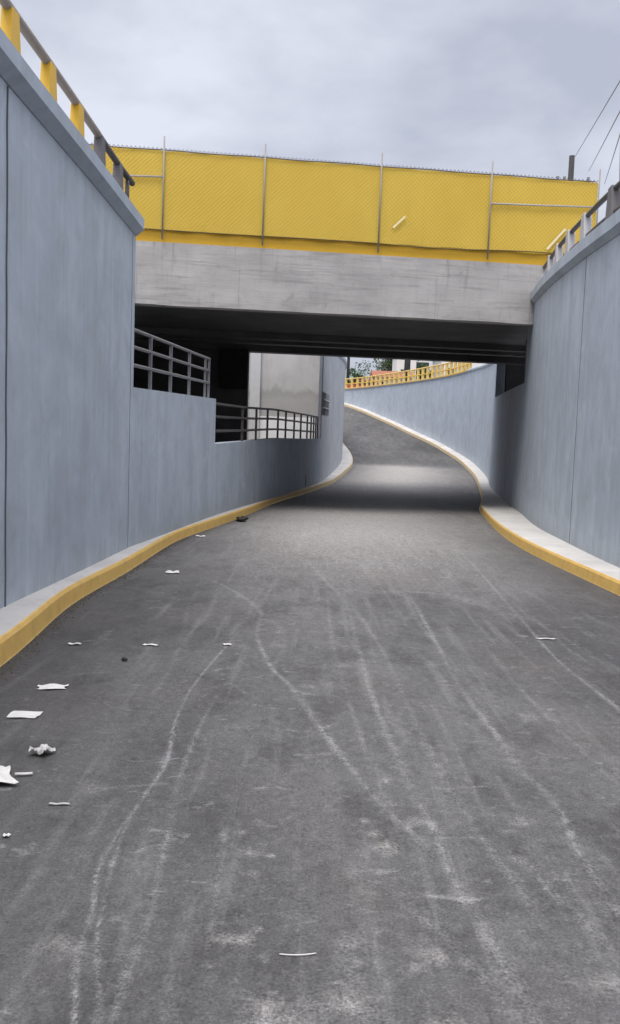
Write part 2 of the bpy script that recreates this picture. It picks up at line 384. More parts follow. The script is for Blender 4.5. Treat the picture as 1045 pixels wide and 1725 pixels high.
# ---- kerbs and pavements
WL_hi = catmull([(-2.55,-60),(-2.55,-20),(-2.5,0),(-2.5,7),(-2.47,9.5),(-2.46,12.2)], 8)
WL_lo = catmull([(-2.46,12.2),(-2.37,13.6),(-2.27,15.3),(-2.12,17.9),(-1.87,21.1),(-1.5,24.2),(-.98,27.5),(-.09,32.7),(.33,35.6)], 10)
WL_far = catmull([(.33,35.6),(.62,38.3),(1.02,41.6),(1.62,48),(1.62,54),(.9,59.5),(-.8,66),(-3.5,72.3),(-8.3,79.2),(-15,86)], 10)
WR_hi = catmull([(3.75,-60),(3.8,-20),(3.85,0),(3.98,8),(4.12,11.7),(4.23,13.1),(4.44,15.2)], 8)
WR_hi2 = catmull([(4.44,15.2),(4.84,18.8),(5.53,23.1),(5.75,24.6)], 8)
WR_lo = catmull([(5.75,24.6),(6.45,30),(7.3,36.2)], 8)
WR_far = catmull([(7.3,36.2),(8.15,41.5),(8.72,48.2),(8.4,55.7),(7.1,62.6),(5.4,69),(2.9,76.3),(-2.2,84)], 10)
WLall = np.concatenate([WL_hi[:-1], WL_lo[:-1], WL_far]); WRall = np.concatenate([WR_hi[:-1], WR_hi2[:-1], WR_lo[:-1], WR_far])
def kerb_and_pavement(K, W, sgn, nk, npv):
    KH = .17
    K = np.asarray(K); sel = (K[:, 1] < 88); K = K[sel]
    # resample finer
    cum = np.concatenate([[0], np.cumsum(np.linalg.norm(np.diff(K, axis=0), axis=1))]); q = np.arange(0, cum[-1], .25)
    K = np.stack([np.interp(q, cum, K[:, k]) for k in (0, 1)], 1)
    jig = np.convolve(rng.normal(0, 1, len(K)), np.hanning(9)/np.hanning(9).sum(), 'same')*.012
    K1 = offset(K, sgn*.0); Kt = offset(K, sgn*.018); Kt2 = offset(K, sgn*.034); K2 = offset(K, sgn*.052)
    z = road_z(K[:, 1])
    kb = MB(); loops = []
    for i in range(len(K)):
        a = K1[i]+(K2[i]-K1[i])*(jig[i])
        loops.append([(*a, z[i]-.06), (*Kt[i], z[i]+KH-.03+jig[i]*.3), (*Kt2[i], z[i]+KH+jig[i]*.2), (*K2[i], z[i]+KH), (*K2[i], z[i]-.06)])
    kb.quad_loop(loops)
    o = kb.build(nk, M_kerb); tag(o, kind='structure')
    pv = MB(); loops = []
    for i in range(len(K)):
        d = np.linalg.norm(W-K[i], axis=1); j = int(np.argmin(d))
        n = (K2[i]-K1[i]); n /= np.linalg.norm(n)
        m = max(.06, d[j]+.12-.052)
        e = K2[i]+n*m
        loops.append([(*K2[i], z[i]+KH-.004), (*e, z[i]+KH+.006), (*e, z[i]-.1), (*K2[i], z[i]-.1)])
    pv.quad_loop(loops)
    o = pv.build(npv, M_concp); tag(o, kind='structure')
kerb_and_pavement(KL, WLall, -1, 'kerb_left', 'pavement_left')
kerb_and_pavement(KR, WRall, 1, 'kerb_right', 'pavement_right')

# ---- retaining walls
def ztop_L(Y): return np.interp(Y, [-60, -20, 0, 7.3, 12.2], [5.2, 4.6, 4.3, 4.15, 4.05])
def ztop_R(Y): return np.interp(Y, [-60, -20, 0, 12.8, 15.2, 18.7, 24.8, 36.4, 41.7, 48, 50.9, 58, 90], [5.0, 4.4, 4.1, 4.43, 4.57, 4.72, 5.1, 4.85, 4.95, 5.18, 5.24, 5.27, 5.3])
def wall_mb(path, sgn, ztop, th=.35, nose=False):
    out = offset(path, sgn*th); mb = MB(); loops = []
    if nose: out[0] = path[0]+(out[0]-path[0])*.15
    for p, q in zip(path, out):
        z0 = float(road_z(p[1]))-.3; z1 = float(ztop(p[1]))
        loops.append([(*p, z0), (*p, z1), (*q, z1), (*q, z0)])
    return mb.quad_loop(loops, smooth=False)
def coping_mb(path, sgn, ztop, h=.25, over=.11, th=.46):
    a = offset(path, -sgn*over); b = offset(path, sgn*(th-over)); c = offset(path, -sgn*.012); mb = MB(); loops = []
    for p, q, c_ in zip(a, b, c):
        z = float(ztop(p[1]))+.003
        loops.append([(*c_, z), (*p, z+.085), (*p, z+h-.03), (*(p+(q-p)*.1), z+h), (*q, z+h), (*q, z)])
    return mb.quad_loop(loops)
w = thing('retaining_wall', 'tall blue grey retaining wall on the left, under the yellow posts', 'wall', (-2.5,0,0))
wall_mb(WL_hi, -1, ztop_L).build('wall_panel', M_wall, w)
coping_mb(WL_hi, -1, ztop_L).build('coping', M_cop, w)
def joint(pt, z0, z1, parent, t=(0,1), wd=.012, wob=.006):
    mb = MB(); loops = []; t = np.array(t)/np.linalg.norm(t); n = np.array([t[1], -t[0]])
    for k, z in enumerate(np.linspace(z0, z1, 16)):
        c = np.array(pt)+t*(wob*math.sin(k*1.7)+wob*.6*math.sin(k*3.1))
        loops.append([(*(c-t*wd+n*.004), z), (*(c+t*wd+n*.004), z), (*(c+t*wd-n*.01), z), (*(c-t*wd-n*.01), z)])
    mb.quad_loop(loops); return mb.build('expansion_joint', M_joint, parent)
joint((-2.49,7.26), -.05, 4.14, w, wd=.005); joint((-2.462,12.0), -.12, 4.04, w, wd=.008)
w = thing('retaining_wall', 'blue grey retaining wall on the right, from the frame edge to the vertical joint', 'wall', (3.9,0,0))
wall_mb(WR_hi, 1, ztop_R).build('wall_panel', M_wall, w); coping_mb(WR_hi, 1, ztop_R, .30).build('coping', M_cop, w)
joint((4.43,15.05), -.2, 4.56, w, t=(.14,1), wd=.011)
w = thing('retaining_wall', 'blue grey retaining wall on the right running from the vertical joint to the bridge', 'wall', (4.9,19,0))
wall_mb(WR_hi2, 1, ztop_R).build('wall_panel', M_wall, w); coping_mb(WR_hi2, 1, ztop_R, .30).build('coping', M_cop, w)
# low walls under the bridge
w = thing('parapet_wall', 'blue grey half height wall with a stepped top beside the left kerb', 'wall', (-1.8,17,0))
i0 = int(np.argmin(np.abs(WL_lo[:, 1]-18.9)))
zl1 = lambda Y: float(np.interp(Y, [12, 18.9], [2.04, 2.16]))
zl = lambda Y: float(np.interp(Y, [18.9, 23, 27.3, 32.4, 37], [1.21, 1.25, 1.33, 1.31, 1.3]))
wall_mb(WL_lo[:i0+1], -1, zl1, .25).build('high_section', M_wall, w)
wall_mb(WL_lo[i0:], -1, zl, .25).build('low_section', M_wall, w)
mb = MB(); c = np.array([-.20, 32.05]); mb.obox(c, (.118,.993), (.993,-.118), .05, .012, -.38, .02)
mb.build('drain_slot', M_black, w)
w = thing('parapet_wall', 'blue grey wall in the shade under the right end of the bridge', 'wall', (6.5,30,0))
wall_mb(WR_lo, 1, lambda Y: 3.1+.01*(Y-25), .3).build('wall_panel', M_wall, w)
w = thing('retaining_wall', 'sunlit blue grey wall beyond the bridge curving up along the ramp', 'wall', (8.4,50,0))
wall_mb(WR_far, 1, ztop_R).build('wall_panel', M_wallf, w); coping_mb(WR_far, 1, ztop_R, .2, .07).build('coping', M_cop, w)
w = thing('retaining_wall', 'rounded blue grey wall beyond the bridge where the road bends away left', 'wall', (1,45,0))
zf = lambda Y: float(np.interp(Y, [36, 45, 52, 55, 90], [5.0, 5.15, 5.1, 5.0, 5.3]))
wall_mb(WL_far, -1, zf, .18, True).build('wall_panel', M_wallg, w); coping_mb(WL_far, -1, zf, .25, .07, .3).build('coping', M_cop, w)

# ---- walkway behind the low wall
zt = lambda Y: 5.0
mb = MB(); wi = offset(WL_lo, -.2)
mb.quad_loop([[(*p, -.6), (*p, .95), (-.75-.2*p[1], p[1], .95), (-.75-.2*p[1], p[1], -.6)] for p in wi])
mb.quad_loop([[(-8,35.62,-.6),(-8,35.62,.945),(.18,35.62,.945),(.18,35.62,-.6)], [(-8,38.19,-.6),(-8,38.19,.945),(.45,38.19,.945),(.45,38.19,-.6)]])
tag(mb.build('walkway', M_terr), kind='structure')
side = np.array([(-2.95,12.25),(-3.6,15),(-5.25,23),(-7.75,35.0),(-8.1,38.4)])  # side wall added on a diagonal so the bay behind stays dark
w = thing('retaining_wall', 'added concrete wall, coloured dark for shade, along the far side of the covered walkway', 'wall', (-5,23,0))
wall_mb(side, -1, lambda Y: 5.1 if not 21.5 < Y < 36 else 4.6, .3).build('wall_panel', M_concshade, w)
# abutment wall that closes the left bay under the far edge of the bridge
w = thing('bridge_abutment', 'concrete abutment coloured dark for shade, under the bridge behind the walkway railing', 'abutment', (-5,34.6,0))
MB().box(-7.6,-2.55,34.4,34.9,.95,4.55).build('wall_panel', M_concshade, w)
MB().box(-3.55,-2.53,33.9,34.38,3.1,4.55).build('bearing_block', m_concrete('shaded_block', (.05,.05,.05)), w)  # block coloured near black to stand for the shade under the deck
# plain concrete wall facing us beyond the bridge
w = thing('concrete_wall', 'pale unpainted concrete wall with damp stains seen beyond the bridge', 'wall', (-1,38.2,0))
def m_stained():
    t = NT('stained_concrete'); big = t.noise(.9, t.pos((1,1,1)), 4)
    sx = t.node('ShaderNodeSeparateXYZ'); t.L(t.geo.outputs['Position'], sx.inputs[0])
    wav = t.noise(1.1, t.pos((1.3,1.3,.5)), 6, .7)
    h = t.math('ADD', sx.outputs[2], t.math('MULTIPLY', wav, 1.3))
    dampf = t.ramp(t.math('MULTIPLY', t.math('SUBTRACT', h, 2.0), .5), [(.0,.6),(.7,.45),(.88,.8),(1.0,.0)])
    col = t.mix((.50,.485,.475), (.60,.585,.575), t.ramp(big, [(.3,0.),(.7,1.)]))
    col = t.mix(col, (.30,.285,.28), t.math('MULTIPLY', dampf, .8))
    f = t.noise(3, t.pos((1,1,.4)), 5); col = t.mix(col, (.36,.35,.345), t.math('MULTIPLY', t.ramp(f, [(.5,0.),(.75,1.)]), .4))
    return t.done(col, .85)
MB().box(-8.2,.50,38.2,38.6,.9,5.2).build('wall_panel', m_stained(), w)
MB().box(-2.72,-2.30,38.05,38.197,.95,5.2).build('pilaster', M_dadoc, w)
MB().box(-2.297,.44,38.165,38.197,.95,2.17).build('lower_white_strip', M_wstrip, w)  # white strip along the lower part of the wall
MB().box(-8.25,.42,38.12,38.7,5.203,5.4).build('coping', M_cop, w)
# ---- railings
def along(path, s):
    path = np.asarray(path); cum = np.concatenate([[0], np.cumsum(np.linalg.norm(np.diff(path, axis=0), axis=1))])
    p = np.array([np.interp(s, cum, path[:, k]) for k in (0, 1)]); e = np.array([np.interp(s+.02, cum, path[:, k]) for k in (0, 1)]); q = np.array([np.interp(s-.02, cum, path[:, k]) for k in (0, 1)])
    t = (e-q); t /= np.linalg.norm(t); return p, t, cum[-1]
def s_at_Y(path, Y):
    path = np.asarray(path); cum = np.concatenate([[0], np.cumsum(np.linalg.norm(np.diff(path, axis=0), axis=1))])
    return float(np.interp(Y, path[:, 1], cum))
def post(path, Y, ztop, parent, mat, h, wd, thk, top, name='post'):
    p, t, _ = along(path, s_at_Y(path, Y)); z = float(ztop(p[1]))
    mb = MB(); mb.obox(p, t, (t[1], -t[0]), wd/2, thk/2, z, z+h, top); return mb.build(name, mat, parent, .008)
def rail(path, Y0, Y1, zfun, parent, mat, r, name='rail', n=24, sq=False):
    s0, s1 = s_at_Y(path, Y0), s_at_Y(path, Y1); pts = []
    for s in np.linspace(s0, s1, n):
        p, t, _ = along(path, s); pts.append((*p, float(zfun(p[1]))))
    return MB().tube(pts, r, 8).build(name, mat, parent)
# barred window let into the start of the curved wall
wd = thing('barred_window', 'small dark window with a pale grid in the curved wall beyond the bridge', 'window', (.4,36.8,2.3))
WS = WL_far[WL_far[:, 1] < 40]; sA, sB = s_at_Y(WS, 35.75), s_at_Y(WS, 38.2); zw0, zw1 = 2.28, 3.16
def facing(u, d):
    p, t, _ = along(WS, sA+(sB-sA)*u); return p+np.array([t[1], -t[0]])*d
MB().quad_loop([[(*facing(0,.004),zw0),(*facing(0,.004),zw1),(*facing(0,-.02),zw1),(*facing(0,-.02),zw0)], [(*facing(1,.004),zw0),(*facing(1,.004),zw1),(*facing(1,-.02),zw1),(*facing(1,-.02),zw0)]]).build('pane', M_glass, wd)
for k in range(5):
    p = facing(k/4, .025); MB().box(p[0]-.022,p[0]+.022,p[1]-.05,p[1]+.05,zw0-.02,zw1+.02).build('grid_upright', M_grid, wd)
for z in (zw0+.28, zw0+.6):
    MB().tube([(*facing(0,.03),z),(*facing(.5,.03),z),(*facing(1,.03),z)], .018, 6).build('grid_crossbar', M_grid, wd)
# left: yellow posts
P = offset(WL_hi, -.20); P = np.concatenate([P, [[P[-1][0]+.02, 14.2]]])
zc = lambda Y: float(ztop_L(min(Y, 12.2)))+.25
r1 = thing('railing', 'yellow post railing along the top of the tall left wall', 'railing', (-2.7,8,4.4))
yy = [-3.1,-2.0,-.9,.2,1.3,2.4,3.5,4.6,5.7,6.8,7.9,8.95,9.97]
for Y in yy: post(P, Y, zc, r1, M_yel, .60, .34, .10, .5)
for Y in (10.97, 11.97): tag(post(P, Y, zc, r1, M_postd, .60, .32, .10, .5), 'dark grey post near the end')
tag(MB().tube([(P[-2][0]+.01,12.5,zc(12)+.02),(P[-2][0]+.01,12.5,zc(12)+.55)], .03, 6).build('end_post', M_dark, r1), 'thin dark end post')
rail(P, -4, 10.9, lambda Y: zc(Y)+.61, r1, M_tan, .045)
tag(rail(P, 10.9, 12.85, lambda Y: zc(Y)+.61, r1, M_dark, .042), 'dark end of the top rail')
rail(P, 12.0, 12.85, lambda Y: zc(Y)+.24, r1, M_dark, .03, n=4)
# right: concrete posts, two dark rails
PR = np.concatenate([offset(WR_hi, .2)[:-1], offset(WR_hi2, .2)]); PR = np.concatenate([PR, [[6.05, 26.0]]])
zr = lambda Y: float(ztop_R(min(Y, 24.8)))+.30
r2 = thing('railing', 'railing of pale concrete posts and two dark bars on top of the right wall', 'railing', (4.4,13,4.7))
for k, Y in enumerate([-3,-.9,1.2,3.3,5.4,7.5,9.6,11.9,14.2,16.35,17.95,19.6,21.4,23.2,24.7]):
    post(PR, Y, zr, r2, M_postd if Y in (11.9, 14.2) else M_postg, .66, .52, .14, .46)
rail(PR, -4, 25.2, lambda Y: zr(Y)+.62, r2, M_dark, .045, n=60)
rail(PR, -4, 25.2, lambda Y: zr(Y)+.25, r2, M_dark, .04, n=60)
# far: yellow balustrade along the ramp wall
PF = offset(WR_far, .12); zff = lambda Y: float(ztop_R(Y))+.203
r3 = thing('balustrade', 'yellow balustrade along the top of the curved wall beyond the bridge', 'railing', (7,60,5.3))
for Y in np.arange(51.3, 82.5, .95): post(PF, Y, zff, r3, M_yelf, .72, .20, .16, .75)
rail(PF, 50.8, 82.8, lambda Y: zff(Y)+.76, r3, M_yelf, .05, n=60)
tag(rail(PF, 50.8, 82.8, lambda Y: zff(Y)+.34, r3, M_yel, .04, n=60), None)
mb = MB(); a = offset(WR_far, -.075); sel = (a[:, 1] > 50.5); a = a[sel][:-1]
mb.quad_loop([[(*p, zff(p[1])-.1), (*(p+np.array([-.012,0])), zff(p[1])-.1), (*(p+np.array([-.012,0])), zff(p[1])-.02), (*p, zff(p[1])-.02)] for p in a]); mb.build('painted_edge', M_yel, r3)
# walkway railings
PW = offset(WL_lo, -.12)
g1 = thing('railing', 'grey three bar railing on the higher step of the left half wall', 'railing', (-2,15,2.07))
for Y in (13.6, 15.0, 16.6): post(PW, Y, zl1, g1, M_greyrail, .80, .05, .05, 1)
for Y in (18.2, 18.6): post(PW, Y, zl1, g1, M_greyrail, .82, .045, .045, 1)
for h in (.81, .57, .32): rail(PW, 12.35, 18.63, lambda Y: zl1(Y)+h, g1, M_greyrail, .026)
g2 = thing('railing', 'dark railing with many uprights on the lower step of the left half wall', 'railing', (-.6,28,1.3))
for Y in (22.8,24.6,26.1,27.6,28.8,30.2,31.4,32.7,33.6,34.3,34.9,35.4): post(PW, Y, zl, g2, M_dark, .86, .055, .055, 1)
for h in (.86, .58, .27): rail(PW, 18.95, 35.5, lambda Y: zl(Y)+h, g2, M_dark, .03)

# ---- bridge
dx = .128
def fy(X): return 23+(X-5.33)*dx
B = thing('road_bridge', 'concrete road bridge with a stained grey fascia across the underpass', 'bridge', (1.5,28,4.5))
XL, XR = -9.5, 9.5
def slab(x0, x1, d0, d1, z0, z1, mb=None):
    mb = mb or MB()
    return mb.quad_loop([[(x0, fy(x0)+d0, z0),(x1, fy(x1)+d0, z0),(x1, fy(x1)+d1, z0),(x0, fy(x0)+d1, z0)], [(x0, fy(x0)+d0, z1),(x1, fy(x1)+d0, z1),(x1, fy(x1)+d1, z1),(x0, fy(x0)+d1, z1)]])
# fascia: front face finely divided, its lower lip a little uneven
mb = MB(); xs = np.linspace(XL, XR, 90)
ni = np.convolve(rng.normal(0, 1, 90), np.hanning(7)/3.5, 'same')*.012
loops = [[(x, fy(x), 4.47+n_), (x, fy(x)+.01*n_, 5.95), (x, fy(x)+.4, 5.95), (x, fy(x)+.4, 4.47)] for x, n_ in zip(xs, ni)]
mb.quad_loop(loops)
def m_fascia():
    t = NT('fascia_concrete'); sx = t.node('ShaderNodeSeparateXYZ'); t.L(t.geo.outputs['Position'], sx.inputs[0]); X, Y_, Z = sx.outputs
    big = t.noise(.9, t.pos((1,1,1.3)), 5, .6); hz = t.noise(1, t.pos((.7,.7,9)), 5, .65); vt = t.noise(1, t.pos((5,5,.8)), 5, .7); fine = t.noise(40, None, 4); bl = t.noise(2.6, None, 6, .7, .5)
    c = (.43,.412,.40)
    col = t.mix(tuple(x*.78 for x in c), tuple(x*1.18 for x in c), t.ramp(big, [(.28,0.),(.72,1.)]))
    col = t.mix(col, tuple(x*.6 for x in c), t.math('MULTIPLY', t.ramp(hz, [(.52,0.),(.70,1.)]), .6))
    lowb = t.ramp(t.math('SUBTRACT', Z, 4.4), [(.0,1.),(.75,.35),(1.,.25)])
    col = t.mix(col, tuple(x*.5 for x in c), t.math('MULTIPLY', t.math('MULTIPLY', t.ramp(vt, [(.56,0.),(.74,1.)]), .75), lowb))
    col = t.mix(col, tuple(x*.52 for x in c), t.math('MULTIPLY', t.ramp(bl, [(.58,0.),(.70,1.)]), .4))
    dr = t.noise(1, t.pos((9,9,.5)), 4, .6)
    topb = t.ramp(t.math('SUBTRACT', Z, 4.95), [(.0,.1),(1.,1.)])
    col = t.mix(col, (.20,.18,.165), t.math('MULTIPLY', t.math('MULTIPLY', t.ramp(dr, [(.58,0.),(.72,1.)]), .6), topb))
    # formwork joints: one horizontal line and a vertical each 2.44 m
    wob = t.math('MULTIPLY', t.math('SUBTRACT', t.noise(1.5, None, 2), .5), .06)
    hl = t.math('LESS_THAN', t.math('ABSOLUTE', t.math('SUBTRACT', t.math('ADD', Z, wob), 5.53)), .012)
    vv = t.math('LESS_THAN', t.math('ABSOLUTE', t.math('SUBTRACT', t.math('MODULO', t.math('ADD', t.math('ADD', X, wob), 20.2), 2.44), 1.2)), .012)
    vv = t.math('MULTIPLY', vv, t.math('LESS_THAN', Z, 5.53))
    ln = t.math('MULTIPLY', t.math('MAXIMUM', hl, vv), t.ramp(big, [(.42,.0),(.62,.5)]))
    col = t.mix(col, tuple(x*.45 for x in c), ln)
    t.bump(t.math('ADD', t.math('MULTIPLY', hz, .8), t.math('MULTIPLY', fine, .35)), .45, .02)
    return t.done(col, .85)
mb.build('fascia', m_fascia(), B)
slab(XL, XR, .4, 13.0, 4.92, 5.7).build('deck', M_concshade, B)
for d in (9.2, 11.0): slab(XL, XR, d, d+.5, 4.72, 4.918).build('girder', M_concshade, B)
slab(XL, XR, 12.45, 13.05, 4.55, 4.915).build('edge_beam', M_concshade, B)
slab(XL, XR, .02, .36, 5.953, 6.30).build('parapet', M_yelp, B)
# right bay behind the low wall, pier and block
BR = thing('bridge_abutment', 'shadowed concrete abutment at the right end under the bridge', 'abutment', (8.5,30,0))
MB().quad_loop([[(7.2,24.3,-.5),(7.2,24.3,4.9),(7.6,24.3,4.9),(7.6,24.3,-.5)], [(9.3,36.6,-.5),(9.3,36.6,4.9),(9.7,36.6,4.9),(9.7,36.6,-.5)]]).build('wall_panel', M_concshade, BR)
MB().box(7.75,9.4,36.45,36.75,3.0,4.85).build('end_wall', M_concshade, BR)
MB().quad_loop([[(6.02,25.6,3.13),(6.02,25.6,4.45),(6.6,25.6,4.45),(6.6,25.6,3.13)], [(6.2,26.7,3.13),(6.2,26.7,4.45),(6.8,26.7,4.45),(6.8,26.7,3.13)]]).build('bearing_block', M_concshade, BR)

# ---- fence on the bridge
FN = thing('mesh_fence', 'long yellow sheeted chain link fence on the bridge parapet', 'fence', (1.5,22.5,6.2))
posts = [-9.0,-6.4,-3.76,-1.38,1.45,4.22,7.0]
for k in range(len(posts)-1):
    x0, x1 = posts[k]+.004, posts[k+1]-.004; mb = MB(); n = 30; g = []
    for i in range(n+1):
        x = x0+(x1-x0)*i/n; row = []
        for j in range(9):
            z = 6.235+(8.07-6.235)*j/8+(.012*math.sin(i*.5+k) if j == 0 else .006*math.sin(i*.9+k*2) if j == 8 else 0)
            row.append((x, fy(x)-.02+.008*math.sin(i*.55+j*.4+k)*math.sin(math.pi*i/n), z))
        g.append(row+[(p[0], p[1]+.006, p[2]) for p in row[::-1]])
    mb.quad_loop(g); mb.build('sheet_panel', M_sheet, FN)
for x in posts:
    MB().tube([(x, fy(x)-.085, 6.0), (x+.01, fy(x)-.085, 8.38)], .019, 8).build('post', M_fpost, FN)
mb = MB(); pitch = .10; H0, H1 = 6.2, 8.08; X0, X1 = -9.0, 7.0
def dia(x, s):
    a, b = (x, H0), (x+s*(H1-H0), H1)
    # clip to the fence ends
    def clip(p, q):
        if p[0] < X0: p = (X0, p[1]+(q[1]-p[1])*(X0-p[0])/(q[0]-p[0]))
        if p[0] > X1: p = (X1, p[1]+(q[1]-p[1])*(X1-p[0])/(q[0]-p[0]))
        return p
    if max(a[0], b[0]) <= X0+.02 or min(a[0], b[0]) >= X1-.02: return
    a, b = clip(a, b), clip(b, a)
    mb.tube([(a[0], fy(a[0])-.052+.004*s, a[1]), (b[0], fy(b[0])-.052+.004*s, b[1])], .0045, 3, caps=False)
x = X0-2
while x < X1+2: dia(x, 1); dia(x, -1); x += pitch
tag(mb.build('chain_link', m_paint('mesh_wire', (.50,.36,.09), .5, .2), FN), None, None, kind=None)
mb = MB(); xs = np.arange(X0, X1, .1)
mb.tube([(x, fy(x)-.052, 8.07+.008*math.sin(x*3)) for x in xs], .012, 5)
mb.build('top_wire', M_dark, FN)
mb = MB(); mb.tube([(x, fy(x)-.052, 8.06+(.06 if i % 2 else 0)) for i, x in enumerate(np.arange(X0+.03, X1, .05))], .009, 4)
mb.build('top_barbs', M_dark, FN)
mb = MB(); xs2 = np.arange(X0, X1+.01, .1)
mb.tube([(x, fy(x)-.06, 6.225-.03*math.sin((x-1.45)/2.7*math.pi)*(1 if x > 1.45 else .2)) for x in xs2], .014, 5); mb.build('bottom_wire', m_paint('bottom_wire', (.16,.11,.03), .6, .2), FN)
for x0, x1 in ((-6.4,-3.76),(4.22,7.0)):
    MB().tube([(x0, fy(x0)-.085, 7.36), ((x0+x1)/2, fy((x0+x1)/2)-.09, 7.40), (x1, fy(x1)-.085, 7.45)], .02, 6).build('brace_rail', M_steel, FN)
for (xa, za, xb, zb, wd_) in ((1.80,6.62,2.09,6.91,.045),(5.74,6.34,6.2,6.87,.055)):  # pale slanting strips lying over the sheet panels
    n = Vector((-(zb-za), 0, xb-xa)).normalized()*wd_/2; mb = MB(); f = -.075
    a = Vector((xa, fy(xa)+f, za)); b = Vector((xb, fy(xb)+f, zb))
    mb.quad_loop([[a-n, a+n, a+n+Vector((0,.008,0)), a-n+Vector((0,.008,0))], [b-n, b+n, b+n+Vector((0,.008,0)), b-n+Vector((0,.008,0))]])
    tag(mb.build('pale_strip', m_paint('pale_strip_colour', (.80,.70,.42), .6, .2), FN), 'white slanting strip on the yellow sheet')

# ---- utility pole and lines, beyond the bridge on the right
def utility_pole(x, y, z0, z1, label, r=.16, arm=None, group=None):
    u = thing('utility_pole', label, 'utility pole', (x,y,z0), group)
    MB().tube([(x,y,z0),(x,y,z1)], r, 10, rs=[r*1.15, r*.85]).build('shaft', M_wood, u)
    if arm:
        za, a0, a1 = arm
        MB().box(x+a0, x+a1, y-.2-.06, y-.2+.06, za-.05, za+.05).build('crossarm', M_wood, u)
        for q in ([a0+.1, (a0*.45), a1-.1]):
            MB().tube([(x+q,y-.2,za+.06),(x+q,y-.2,za+.14),(x+q,y-.2,za+.2),(x+q,y-.2,za+.34)], .05, 8, rs=[.03,.08,.05,.07]).build('insulator', M_ins, u)
    return u
utility_pole(11.4, 42, 5.0, 14.55, 'dark utility pole rising above the right end of the yellow fence', .15, (13.22,-.75,.85))
def line(name, p, q, sag, label, r=.012, group='overhead lines at upper right'):
    p, q = Vector(p), Vector(q); pts = []
    for i in range(33):
        t = i/32; v = p.lerp(q, t); v.z -= sag*4*t*(1-t); pts.append(v)
    o = MB().tube(pts, r, 5).build(name, M_ins, None); anchor(o, p); tag(o, label, 'power line', group)
def ext(a, b, k): return tuple(b[i]+(b[i]-a[i])*k for i in range(3))
LN = [((11.42,41.8,14.35),(5.73,18,8.55+0.0),'topmost overhead line, from the pole tip to the upper right'),
      ((12.15,41.8,13.85),(5.77,18,7.99),'second overhead line below the topmost one'),
      ((12.9,41.8,13.3),(5.8,18,7.55),'third overhead line down at the right edge'),
      ((13.6,41.8,12.7),(5.84,18,6.95),'lowest overhead line near the right railing')]
for a, b, lab in LN: line('power_line', a, ext(a, b, .6), .02, lab)

# ---- street level ground on both sides and beyond
def ground_side(path, sgn, zf_, name, th):
    o_ = offset(path, sgn*th); mb = MB(); cols = [0, 6, 25, 120, 900]
    base = len(mb.v)
    for p in o_:
        for d in cols: mb.v.append((float(p[0]+sgn*d), float(p[1]), float(zf_(p[1])) if d < 30 else 5.0))
    n = len(cols)
    for i in range(len(o_)-1):
        for j in range(n-1): mb.f.append((i*n+j, i*n+j+1, (i+1)*n+j+1, (i+1)*n+j)); mb.smooth.append(False)
    tag(mb.build(name, M_ground), kind='structure')
gl = np.concatenate([WL_hi, side[1:]+np.array([0,0]), WL_far[3:]])
gl = np.array([(x, y) for x, y in gl]); gl = gl[np.argsort(gl[:, 1])]
gl[:, 0] = np.minimum(gl[:, 0], np.interp(gl[:, 1], [12.2,15,23,35,38.6,39,45], [-2.4,-3.5,-5.2,-7.7,-8.2,.2,1.3], left=9, right=9))
ground_side(gl[gl[:, 1] < 85], -1, lambda Y: np.interp(Y, [-60,-20,0,12,20,22,36.5,38,50,90], [5,4.5,4.35,4.25,4.6,4.88,4.88,5.1,5.1,5.2]), 'ground_left', .3)
gr = np.concatenate([WR_hi[:-1], WR_hi2[:-1], [[6.5,24.6],[9.2,36.5]], WR_far[1:]])
ground_side(gr[gr[:, 1] < 83], 1, lambda Y: min(4.9 if 20 < Y < 37 else 9, float(ztop_R(Y))+.1), 'ground_right', .3)
mb = MB(); mb.v = [(-900,82,5.0),(900,82,5.0),(900,2500,5.0),(-900,2500,5.0)]
mb.v = [(-900,86,5.12),(-14.5,86,5.12),(-8,83.5,5.12),(0,82.5,5.12),(900,82.5,5.12),(900,1500,5.12),(-900,1500,5.12)]; mb.f = [(0,1,2,3,4,5,6)]; mb.smooth = [False]
tag(mb.build('ground', M_ground), kind='structure')
mb = MB(); mb.v = [(-900,-900,4.3),(900,-900,4.3),(900,-60,4.3),(-900,-60,4.3)]; mb.f = [(0,1,2,3)]; mb.smooth = [False]
tag(mb.build('ground_behind', M_ground), kind='structure')
mb = MB(); n = 120; loops = []
for i in range(n+1):
    x = -900+1800*i/n; h = 45+28*math.sin(i*.21+1)+14*math.sin(i*.53)+6*math.sin(i*1.3)
    loops.append([(x, 1000, 5), (x, 1100, 5+h*.6), (x, 1250, 5+h)])
mb.quad_loop(loops, close=False, caps=False, smooth=True); tag(mb.build('hills', M_hill), kind='structure')

# ---- the little street scene above the far wall
def house(name, label, x0, x1, y0, y1, z1, mat, wins, roof=None, z0=5.1):
    h = thing(name, label, 'house', ((x0+x1)/2, y0, z0))
    MB().box(x0,x1,y0,y1,z0,z1).build('wall', mat, h)
    for (a, b, c, d) in wins:
        f = MB().box(a,b,y0-.05,y0-.004,c,d).build('window', M_glass, h)
        MB().box(a-.06,b+.06,y0-.10,y0-.052,c-.1,c).build('sill', M_white, f)
    if roof == 'flat': MB().box(x0-.2,x1+.2,y0-.2,y1+.2,z1+.003,z1+.25).build('roof', M_white, h)
    elif roof:
        mb = MB(); ym = (y0+y1)/2
        mb.quad_loop([[(x0-.3,y0-.5,z1),(x0-.3,y1+.5,z1),(x0-.3,ym,z1+roof)], [(x1+.3,y0-.5,z1),(x1+.3,y1+.5,z1),(x1+.3,ym,z1+roof)]]); mb.build('roof', M_roof, h)
    return h
